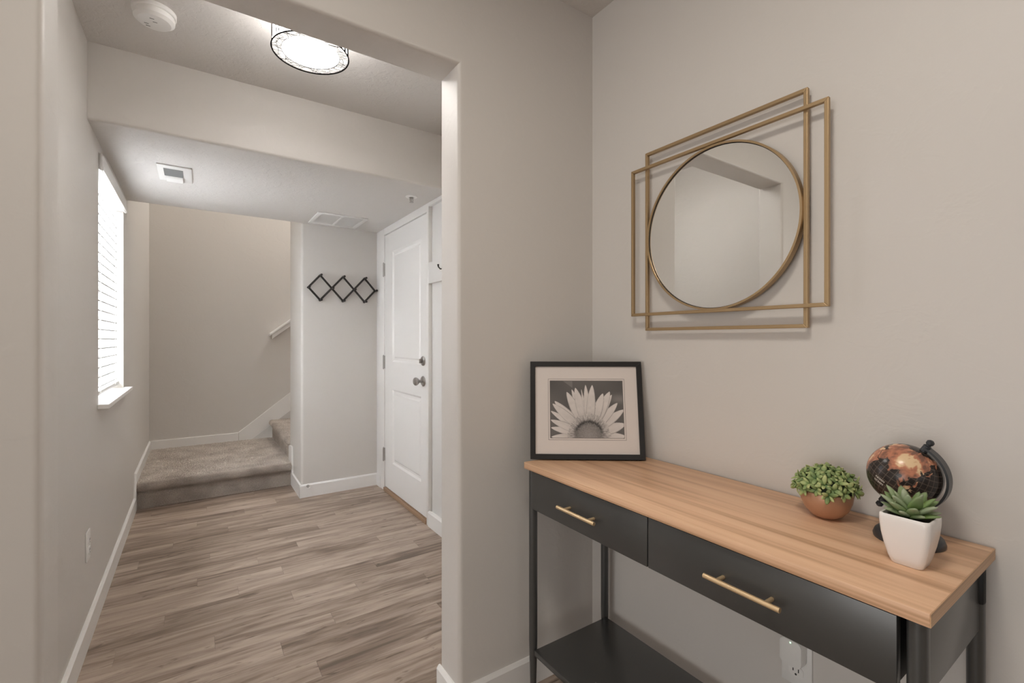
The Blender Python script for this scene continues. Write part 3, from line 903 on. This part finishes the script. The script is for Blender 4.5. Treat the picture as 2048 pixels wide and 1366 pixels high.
# ------------------------------------------------------------------ leaning picture
pf = thing('picture_frame', 'black framed sunflower photograph leaning in the corner on the table', 'picture', (0, 0, 0))
P0 = Vector((0.902, 1.2255, TZ + 0.0038)); P1 = Vector((1.204, 1.0055, TZ + 0.0038))
ux = (P1 - P0).normalized()
hn = Vector((-ux.y, ux.x, 0)); hn = hn if hn.y > 0 else -hn
tl = math.atan2(0.0656, 0.316)
uz = (Vector((0, 0, 1)) * math.cos(tl) + hn * math.sin(tl)).normalized()
uy = uz.cross(ux).normalized()                      # points away from the viewer
if uy.dot(hn) < 0: uy = -uy
FW, FH = (P1 - P0).length, 0.3225
mat4 = Matrix(((ux.x, uy.x, uz.x, P0.x), (ux.y, uy.y, uz.y, P0.y), (ux.z, uy.z, uz.z, P0.z), (0, 0, 0, 1)))
pf.matrix_world = mat4
def fpart(mb, name, mat, parent=pf, **kw):
    """local coordinates: x along the frame, y away from viewer, z up the frame"""
    bm = mb.bm
    bmesh.ops.recalc_face_normals(bm, faces=bm.faces)
    me = bpy.data.meshes.new(name); bm.to_mesh(me); bm.free(); me.materials.append(mat)
    o = bpy.data.objects.new(name, me); link(o, parent)
    return o
bw = 0.0170
o4 = [(0, 0), (FW, 0), (FW, FH), (0, FH)]; i4 = [(bw, bw), (FW - bw, bw), (FW - bw, FH - bw), (bw, FH - bw)]
for i in range(4):
    j = (i + 1) % 4
    fpart(MB().prism([o4[i], o4[j], i4[j], i4[i]], 'y', 0.0, 0.018, 0.0005), 'frame_moulding', M['frame_black'])
fpart(MB().box(bw - 0.003, FW - bw + 0.003, 0.006, 0.009, bw - 0.003, FH - bw + 0.003), 'mat_board', M['mat_board'])
fpart(MB().box(bw - 0.003, FW - bw + 0.003, 0.009, 0.016, bw - 0.003, FH - bw + 0.003), 'backing', M['frame_black'])
ix0, ix1, iz0, iz1 = 0.0670, 0.3085, 0.0690, 0.2570
lx0, lx1, lz0, lz1 = 0.0600, 0.3155, 0.0620, 0.2640
mb = MB()
w = 0.0009
mb.box(lx0, lx1, 0.0057, 0.006, lz0, lz0 + w).box(lx0, lx1, 0.0057, 0.006, lz1 - w, lz1)
mb.box(lx0, lx0 + w, 0.0057, 0.006, lz0 + w, lz1 - w).box(lx1 - w, lx1, 0.0057, 0.006, lz0 + w, lz1 - w)
fpart(mb, 'mat_rule', M['mat_line'])
# sunflower print: brightness worked out point by point on a fine grid
NX, NZ = 300, 236
gu, gv = np.meshgrid(np.linspace(0, 741, NX), np.linspace(0, 597, NZ))      # picture units, v downward
CX0, CY0 = 389.0, 575.0
def vnoise(u, v, s, seed):
    r = np.random.default_rng(seed).random((220, 220))
    a, b = u / s + 3, v / s + 3
    i, j = np.floor(a).astype(int), np.floor(b).astype(int)
    fa, fb = a - i, b - j
    fa, fb = fa * fa * (3 - 2 * fa), fb * fb * (3 - 2 * fb)
    g = lambda p, q: r[p % 220, q % 220]
    return (g(i, j) * (1 - fa) + g(i + 1, j) * fa) * (1 - fb) + (g(i, j + 1) * (1 - fa) + g(i + 1, j + 1) * fa) * fb
lum = 0.085 + 0.07 * vnoise(gu, gv, 260, 1) + 0.10 * np.exp(-(((gu - 700) / 90) ** 2 + ((gv - 190) / 45) ** 2))
lum = np.where((gv < 70 - 0.0 * gu) & (gu < 230) & (gu > 130) & (gv < (gu - 130) * 0.75), lum * 1.5, lum)
petals = [(5, 320, 46), (3, 412, 50), (5, 492, 48), (8, 588, 44), (24, 243, 60), (45, 215, 62), (170, 118, 66), (258, 73, 66), (222, 90, 44),
          (364, 41, 44), (320, 88, 18), (433, 43, 62), (540, 132, 66), (610, 112, 72), (630, 145, 50), (684, 232, 58), (748, 302, 62), (758, 452, 72), (762, 580, 52)]
order = [0, 3, 2, 1, 18, 17, 16, 15, 5, 4, 8, 6, 14, 13, 12, 7, 10, 9, 11]
for idx in order:
    tx, ty, wd = petals[idx]
    dx, dy = tx - CX0, ty - CY0
    Lp = math.hypot(dx, dy); dx /= Lp; dy /= Lp
    s = (gu - CX0) * dx + (gv - CY0) * dy
    q = -(gu - CX0) * dy + (gv - CY0) * dx
    tt = (s - 130) / (Lp - 130)
    prof_w = np.where((tt > 0) & (tt < 1), (np.clip(tt, 0, 1) ** 0.45) * (np.clip(1 - tt, 0, 1) ** 0.72) * 1.78, 0) * wd * 0.92
    ins = np.abs(q) < prof_w
    rel = np.abs(q) / np.maximum(prof_w, 1e-3)
    streak = 0.5 + 0.5 * np.sin(q * 0.55 + 3 * vnoise(gu, gv, 60, idx + 20))
    shade = 0.54 + 0.10 * np.clip(tt, 0, 1) - 0.06 * streak * (1 - 0.5 * tt) + 0.06 * vnoise(s + 1000, q + 1000, 30, idx + 3)
    shade = shade * (1 - 0.55 * np.clip((rel - 0.78) / 0.22, 0, 1) * np.where(q > 0, 1.0, 0.55)) * (0.62 + 0.38 * np.clip(tt / 0.32, 0, 1))
    lum = np.where(ins, shade, lum)
rad = np.hypot((gu - CX0) * 1.0, (gv - CY0) * 0.95)
gr = vnoise(gu, gv, 6.5, 91); gr2 = vnoise(gu, gv, 3.2, 92)
edge = 205 + 22 * vnoise(gu, gv, 22, 93)
ringv = 0.22 + 0.42 * gr * (0.5 + 0.5 * gr2) + 0.10 * (rad - 130) / 90
ang = np.arctan2(gv - CY0, gu - CX0)
bris = vnoise(ang * 34 + 200, rad / 26 + 50, 1.0, 95)
ringv = 0.16 + 0.46 * bris * (0.45 + 0.55 * gr) + 0.14 * np.clip((rad - 150) / 60, 0, 1)
dk = np.exp(-((rad - 138 - 14 * (gr - 0.5)) / 17) ** 2) * np.clip(0.35 - np.sin(ang), 0, 1)
ringv = ringv * (1 - 0.80 * dk)
core = (0.17 + 0.14 * gr * gr2 + 0.09 * (1 - rad / 120)) * (1 - 0.7 * dk)
kk = np.clip((rad - 112 - 14 * bris) / 14, 0, 1)
val = core * (1 - kk) + ringv * kk
lum = np.where(rad < edge, val, lum)
lum = np.clip(lum, 0.02, 0.75)
mb = MB(); bm = mb.bm
grid = [[bm.verts.new((ix0 + (ix1 - ix0) * i / (NX - 1), 0.0054, iz1 - (iz1 - iz0) * j / (NZ - 1))) for i in range(NX)] for j in range(NZ)]
for j in range(NZ - 1):
    for i in range(NX - 1):
        bm.faces.new((grid[j][i], grid[j + 1][i], grid[j + 1][i + 1], grid[j][i + 1]))
po = fpart(mb, 'sunflower_print', M['photo_print'])
at = po.data.color_attributes.new('print', 'FLOAT_COLOR', 'POINT')
arr = np.ones((NX * NZ, 4), dtype=np.float32)
fl_ = lum.reshape(-1)
arr[:, 0] = fl_; arr[:, 1] = fl_ * 0.925; arr[:, 2] = fl_ * 0.875
at.data.foreach_set('color', arr.reshape(-1))
mb = MB().box(ix0 - 0.0012, ix1 + 0.0012, 0.0056, 0.006, iz0 - 0.0012, iz1 + 0.0012)
fpart(mb, 'print_backing', M['mat_line'])

# ------------------------------------------------------------------ copper bowl of leaves
def plump_leaf(L_, W_, T_, curl, tip=1.0, n=7, k=6):
    bm = bmesh.new()
    rings = []
    for i in range(n + 1):
        t_ = i / n
        w_ = W_ * (math.sin(PI * min(1, t_ * 0.88 + 0.08)) ** (0.75)) * (1 - 0.25 * t_ * tip) if i < n else 0
        h_ = T_ * (math.sin(PI * min(1, t_ * 0.85 + 0.1)) ** 0.8)
        z = L_ * t_; off = curl * L_ * t_ * t_
        if i == n:
            rings.append([bm.verts.new((0, off, z))]); continue
        rings.append([bm.verts.new((w_ * math.cos(2 * PI * j / k), off + h_ * math.sin(2 * PI * j / k) * (0.6 if math.sin(2 * PI * j / k) > 0 else 1.0), z)) for j in range(k)])
    for A, B_ in zip(rings, rings[1:]):
        for j in range(k):
            if len(B_) == 1: bm.faces.new((A[j], A[(j + 1) % k], B_[0]))
            else: bm.faces.new((A[j], A[(j + 1) % k], B_[(j + 1) % k], B_[j]))
    bm.faces.new(list(reversed(rings[0])))
    bmesh.ops.recalc_face_normals(bm, faces=bm.faces)
    me = bpy.data.meshes.new('leaf'); bm.to_mesh(me); bm.free()
    me.polygons.foreach_set('use_smooth', [True] * len(me.polygons))
    return me
BC = Vector((1.163, 0.468, TZ))
bp = thing('bowl_plant', 'small copper bowl filled with dense green leaves on the table', 'plant', BC)
MB().lathe([(0, 0.0005), (0.020, 0.0), (0.030, 0.006), (0.042, 0.020), (0.049, 0.038), (0.052, 0.058), (0.0505, 0.060), (0.047, 0.056), (0.040, 0.030), (0.0, 0.020)], BC, 48).build('bowl', M['copper'], bp, auto=math.radians(50))
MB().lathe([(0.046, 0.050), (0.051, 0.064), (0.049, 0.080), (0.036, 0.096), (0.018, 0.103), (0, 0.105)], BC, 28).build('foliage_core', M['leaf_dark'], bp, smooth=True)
leaf_meshes = []
for L_, W_, T_, cu in ((0.0180, 0.0050, 0.0022, 0.30), (0.0160, 0.0056, 0.0024, 0.45), (0.0205, 0.0047, 0.0021, 0.15)):
    me = plump_leaf(L_, W_, T_, cu, 0.2, 8, 6); me.materials.append(M['leaf']); leaf_meshes.append(me)
nros = 49
cnt = 0
for i in range(nros):
    f = (i + 0.5) / nros
    phi = i * 2.399963
    th = math.acos(1 - f * 1.02)                       # 0 top .. just past horizontal
    n = Vector((math.sin(th) * math.cos(phi), math.sin(th) * math.sin(phi), math.cos(th)))
    pos = BC + Vector((0.0520 * n.x, 0.0520 * n.y, 0.061 + 0.043 * n.z))
    nl = 6
    for j in range(nl):
        q = Vector((0, 0, 1)).rotation_difference((n + Vector((0, 0, -0.12 if th > 1.2 else 0.1))).normalized()).to_matrix().to_4x4()
        spread = random.uniform(0.55, 1.15)
        rot = q @ Matrix.Rotation(2 * PI * j / nl + i * 0.7, 4, 'Z') @ Matrix.Rotation(-spread, 4, 'X')
        o = bpy.data.objects.new('leaf', random.choice(leaf_meshes))
        link(o, bp)
        o.matrix_local = Matrix.Translation(pos - BC + n * random.uniform(-0.003, 0.004)) @ rot @ Matrix.Scale(random.uniform(0.85, 1.15), 4)
        cnt += 1

# ------------------------------------------------------------------ white pot with succulent
PC = Vector((1.045, 0.288, TZ))
pp = thing('succulent_pot', 'green succulent in a tapered square white ceramic pot at the table end', 'plant', PC)
def sq_ring(bm, half, z, r, n=6):
    out = []
    for cx_, cy_, a0 in ((1, 1, 0), (-1, 1, PI / 2), (-1, -1, PI), (1, -1, 1.5 * PI)):
        for k in range(n + 1):
            a = a0 + PI / 2 * k / n
            out.append(bm.verts.new(PC + Vector((cx_ * (half - r) + r * math.cos(a), cy_ * (half - r) + r * math.sin(a), z))))
    return out
mb = MB(); bm = mb.bm
prof = [(0.0215, 0.0), (0.0230, 0.0015), (0.0268, 0.014), (0.0312, 0.034), (0.0344, 0.054), (0.0360, 0.072), (0.0362, 0.082), (0.0356, 0.0860), (0.0338, 0.0875), (0.0318, 0.0862), (0.0308, 0.078)]
rings = [sq_ring(bm, h, z, 0.0095) for h, z in prof]
for A, B_ in zip(rings, rings[1:]):
    for k in range(len(A)):
        bm.faces.new((A[k], A[(k + 1) % len(A)], B_[(k + 1) % len(A)], B_[k]))
bm.faces.new(list(reversed(rings[0])))
mb.build('pot', M['ceramic'], pp, auto=math.radians(50))
mb = MB(); r_ = sq_ring(mb.bm, 0.0325, 0.079, 0.0085); mb.bm.faces.new(r_); mb.build('soil', M['soil'], pp)
sm = plump_leaf(0.052, 0.0125, 0.0062, 0.12, 1.2, 10, 8); sm.materials.append(M['succulent'])
for cnt_, tiltd, sc, ph, zz in ((9, 58, 0.80, 0.15, 0.080), (8, 44, 0.96, 0.5, 0.082), (6, 30, 1.0, 0.1, 0.084), (5, 13, 0.86, 0.5, 0.085)):
    for j in range(cnt_):
        o = bpy.data.objects.new('succulent_leaf', sm)
        link(o, pp)
        az = 2 * PI * j / cnt_ + ph + random.uniform(-.08, .08)
        td = math.radians(tiltd + random.uniform(-5, 5))
        o.matrix_local = Matrix.Translation((0.005 * math.cos(az + PI / 2), 0.005 * math.sin(az + PI / 2), zz)) @ Matrix.Rotation(az, 4, 'Z') @ Matrix.Rotation(-td, 4, 'X') @ Matrix.Scale(sc * random.uniform(0.92, 1.06), 4)

# ------------------------------------------------------------------ globe
GB = Vector((1.160, 0.322, TZ))
gl = thing('desk_globe', 'black desk globe with copper land on a dark stand behind the succulent', 'globe', GB)
GR = 0.0600
GC = GB + Vector((0.004, 0.008, 0.1270))
armd = Vector((-0.02, -1.0, 0)).normalized()          # side the arm stands on
ax = (Vector((0, 0, 1)) * math.cos(math.radians(30)) + armd * math.sin(math.radians(30))).normalized()
MB().lathe([(0, 0), (0.055, 0), (0.056, 0.005), (0.053, 0.013), (0.042, 0.024), (0.024, 0.031), (0.010, 0.034), (0.006, 0.040), (0, 0.040)], GB, 48).build('stand_base', M['globe_black'], gl, auto=math.radians(35))
# arm: flat band along a half circle from pole to pole on the armd side
perp = ax.cross(armd).normalized()
side = perp.cross(ax).normalized()
if side.dot(armd) < 0: side = -side
mb = MB(); bm = mb.bm
sec = []
R1, R2, hw = 0.0660, 0.0700, 0.0108
arm_pts = []
for k in range(41):
    a = PI * k / 40
    d = ax * math.cos(a) + side * math.sin(a)
    sec.append([bm.verts.new(GC + d * R1 - perp * hw), bm.verts.new(GC + d * R1 + perp * hw), bm.verts.new(GC + d * R2 + perp * hw), bm.verts.new(GC + d * R2 - perp * hw)])
for A, B_ in zip(sec, sec[1:]):
    for k in range(4):
        bm.faces.new((A[k], A[(k + 1) % 4], B_[(k + 1) % 4], B_[k]))
bm.faces.new(sec[0]); bm.faces.new(list(reversed(sec[-1])))
lowpt = GC + (ax * math.cos(2.45) + side * math.sin(2.45)) * 0.070
mb.tube([GB + Vector((0, 0, 0.030)), lowpt], [0.0065, 0.0055], 14)
mb.build('arm', M['globe_black'], gl, auto=math.radians(40))
for s in (1, -1):
    MB().lathe([(0, GR - 0.001), (0.0065, GR), (0.0065, GR + 0.013), (0.0045, GR + 0.014), (0.0045, GR + 0.016), (0.0062, GR + 0.018), (0.0062, GR + 0.023), (0.003, GR + 0.026), (0, GR + 0.0262)], GC, 18, ax * s).build('pivot_knob', M['globe_black'], gl, auto=math.radians(35))
# printed sphere: lon/lat grid, land outlines tested point by point
lands = {
 'eurasia': [(-9, 37), (-9, 43), (-1, 44), (-4, 48), (4, 52), (9, 54), (8, 57), (5, 60), (12, 66), (22, 70), (31, 70), (41, 67), (45, 68), (60, 69), (68, 73), (80, 73), (100, 77), (113, 74), (130, 72), (142, 73), (160, 70), (178, 69), (190, 66), (180, 63), (172, 60), (163, 57), (160, 53), (157, 51), (156, 57), (162, 61), (154, 59), (143, 59), (136, 54), (141, 52), (138, 46), (132, 43), (128, 39), (129, 36), (126, 35), (125, 39), (121, 40), (118, 38), (122, 37), (119, 35), (122, 31), (121, 28), (117, 23), (110, 20), (108, 21), (106, 18), (109, 13), (106, 9), (103, 11), (100, 13), (103, 5), (103, 2), (100, 6), (98, 9), (98, 15), (94, 16), (91, 22), (87, 21), (80, 14), (79, 9), (77, 8), (73, 16), (72, 21), (67, 24), (60, 25), (54, 27), (50, 30), (56, 25), (59, 22), (55, 18), (45, 13), (42, 17), (35, 28), (36, 36), (27, 37), (27, 41), (23, 38), (19, 42), (13, 45), (18, 40), (15, 38), (10, 44), (3, 43), (0, 39), (-5, 36)],
 'africa': [(-6, 35), (10, 37), (20, 31), (32, 31), (37, 20), (43, 12), (51, 12), (41, -3), (40, -15), (33, -26), (27, -34), (19, -34), (12, -18), (13, -5), (9, 4), (-7, 5), (-17, 14), (-13, 27)],
 'australia': [(114, -22), (122, -18), (130, -12), (136, -12), (140, -17), (143, -11), (147, -19), (153, -26), (150, -37), (143, -39), (138, -34), (130, -32), (118, -35), (115, -33)],
 'sumatra': [(95, 5), (100, 3), (106, -4), (105, -6), (99, -1)], 'borneo': [(109, 1), (113, 4), (117, 7), (119, 4), (116, -4), (110, -3)],
 'guinea': [(131, -1), (138, -2), (147, -7), (150, -11), (143, -8), (137, -7)], 'java': [(105, -6), (114, -7), (114, -9), (106, -8)],
 'sulawesi': [(119, 1), (125, 1), (121, -1), (123, -5), (119, -5)], 'philippines': [(120, 18), (122, 18), (126, 8), (123, 7), (120, 14)],
 'japan': [(130, 33), (136, 36), (140, 41), (143, 44), (145, 43), (141, 39), (140, 35), (135, 34)], 'arctic': [(-60, 76), (-20, 70), (-40, 60), (-53, 66)],
 'namerica': [(-168, 66), (-156, 71), (-120, 70), (-85, 68), (-60, 55), (-66, 45), (-80, 30), (-97, 26), (-97, 18), (-110, 24), (-124, 40), (-135, 58), (-160, 57)]}
NLon, NLat = 360, 180
lon = np.linspace(-30, 330, NLon + 1); lat = np.linspace(-90, 90, NLat + 1)
glo, gla = np.meshgrid(lon, lat)
def inside(poly, px, py):
    r = np.zeros(px.shape, bool)
    n = len(poly)
    for i in range(n):
        x0, y0 = poly[i]; x1, y1 = poly[(i + 1) % n]
        c = ((y0 > py) != (y1 > py))
        with np.errstate(divide='ignore', invalid='ignore'):
            xi = (x1 - x0) * (py - y0) / ((y1 - y0) if y1 != y0 else 1e-9) + x0
        r ^= c & (px < xi)
    return r
wob = (vnoise(glo + 40, gla + 100, 6, 5) - 0.5) * 5
mask = np.zeros(glo.shape, bool); kind = np.zeros(glo.shape)
for nm, poly in lands.items():
    for sh in (0, 360):
        mask |= inside([(x + sh, y) for x, y in poly], glo + wob, gla + wob * 0.6)
n1 = vnoise(glo + 60, gla + 120, 17, 6); n2 = vnoise(glo + 60, gla + 120, 7, 8); n3 = vnoise(glo + 60, gla + 120, 3, 9)
el = 0.55 * n1 + 0.30 * n2 + 0.15 * n3
c_or = np.array(srgb(184, 124, 98)[:3]); c_br = np.array(srgb(126, 92, 78)[:3]); c_cr = np.array(srgb(218, 188, 150)[:3])
el = np.clip(el + 0.26 * np.exp(-(((glo - 92) / 20) ** 2 + ((gla - 40) / 11) ** 2)) - 0.05, 0, 1)
t1 = np.clip((el - 0.30) / 0.22, 0, 1)[..., None]; t2 = np.clip((el - 0.56) / 0.12, 0, 1)[..., None]
landc = (c_br * (1 - t1) + c_or * t1) * (1 - t2) + c_cr * t2
sea = np.array(srgb(46, 41, 39)[:3]) * (0.75 + 0.6 * n2[..., None])
colr = np.where(mask[..., None], landc, sea)
gridl = (np.abs((glo + 5) % 10 - 5) < 0.3) | (np.abs((gla + 5) % 10 - 5) < 0.3)
colr = np.where((gridl & ~mask)[..., None], np.array(srgb(92, 82, 74)[:3]), colr)
mb = MB(); bm = mb.bm
X3 = side; Z3 = ax; 
lon_c = 100.0                                          # meridian that faces the viewer
view = (Vector((0, 0, 1.2)) - GC); view = (view - ax * view.dot(ax)).normalized()
east = ax.cross(view).normalized()
def gpt(lo, la, r):
    a = math.radians(lo - lon_c); b = math.radians(la)
    return GC + r * (math.cos(b) * (math.cos(a) * view + math.sin(a) * east) + math.sin(b) * ax)
gv_ = [[bm.verts.new(gpt(lon[i], lat[j], GR)) for i in range(NLon + 1)] for j in range(NLat + 1)]
for j in range(NLat):
    for i in range(NLon):
        bm.faces.new((gv_[j][i], gv_[j][i + 1], gv_[j + 1][i + 1], gv_[j + 1][i]))
me = bpy.data.meshes.new('sphere'); bm.to_mesh(me); bm.free()
me.transform(Matrix.Translation(-GB)); me.materials.append(M['map_print'])
me.polygons.foreach_set('use_smooth', [True] * len(me.polygons))
at = me.color_attributes.new('print', 'FLOAT_COLOR', 'POINT')
arr = np.ones(((NLon + 1) * (NLat + 1), 4), dtype=np.float32); arr[:, :3] = colr.reshape(-1, 3)
at.data.foreach_set('color', arr.reshape(-1))
sph = bpy.data.objects.new('sphere', me); link(sph, gl)
def map_text(txt, lo, la, size):
    c = bpy.data.curves.new('txt', 'FONT'); c.body = txt; c.size = size; c.align_x = 'CENTER'
    o = bpy.data.objects.new('txt', c); COL.objects.link(o)
    dg = bpy.context.evaluated_depsgraph_get()
    m_ = bpy.data.meshes.new_from_object(o.evaluated_get(dg))
    bpy.data.objects.remove(o); bpy.data.curves.remove(c)
    for v in m_.vertices:
        v.co = gpt(lo + v.co.x, la + v.co.y, GR + 0.00015) - GB
    m_.materials.clear(); m_.materials.append(M['lettering'])
    m_.name = 'lettering'
    link(bpy.data.objects.new('lettering', m_), sph)
map_text('INDIAN', 76, -16, 5.5)
map_text('OCEAN', 76, -23, 5.5)
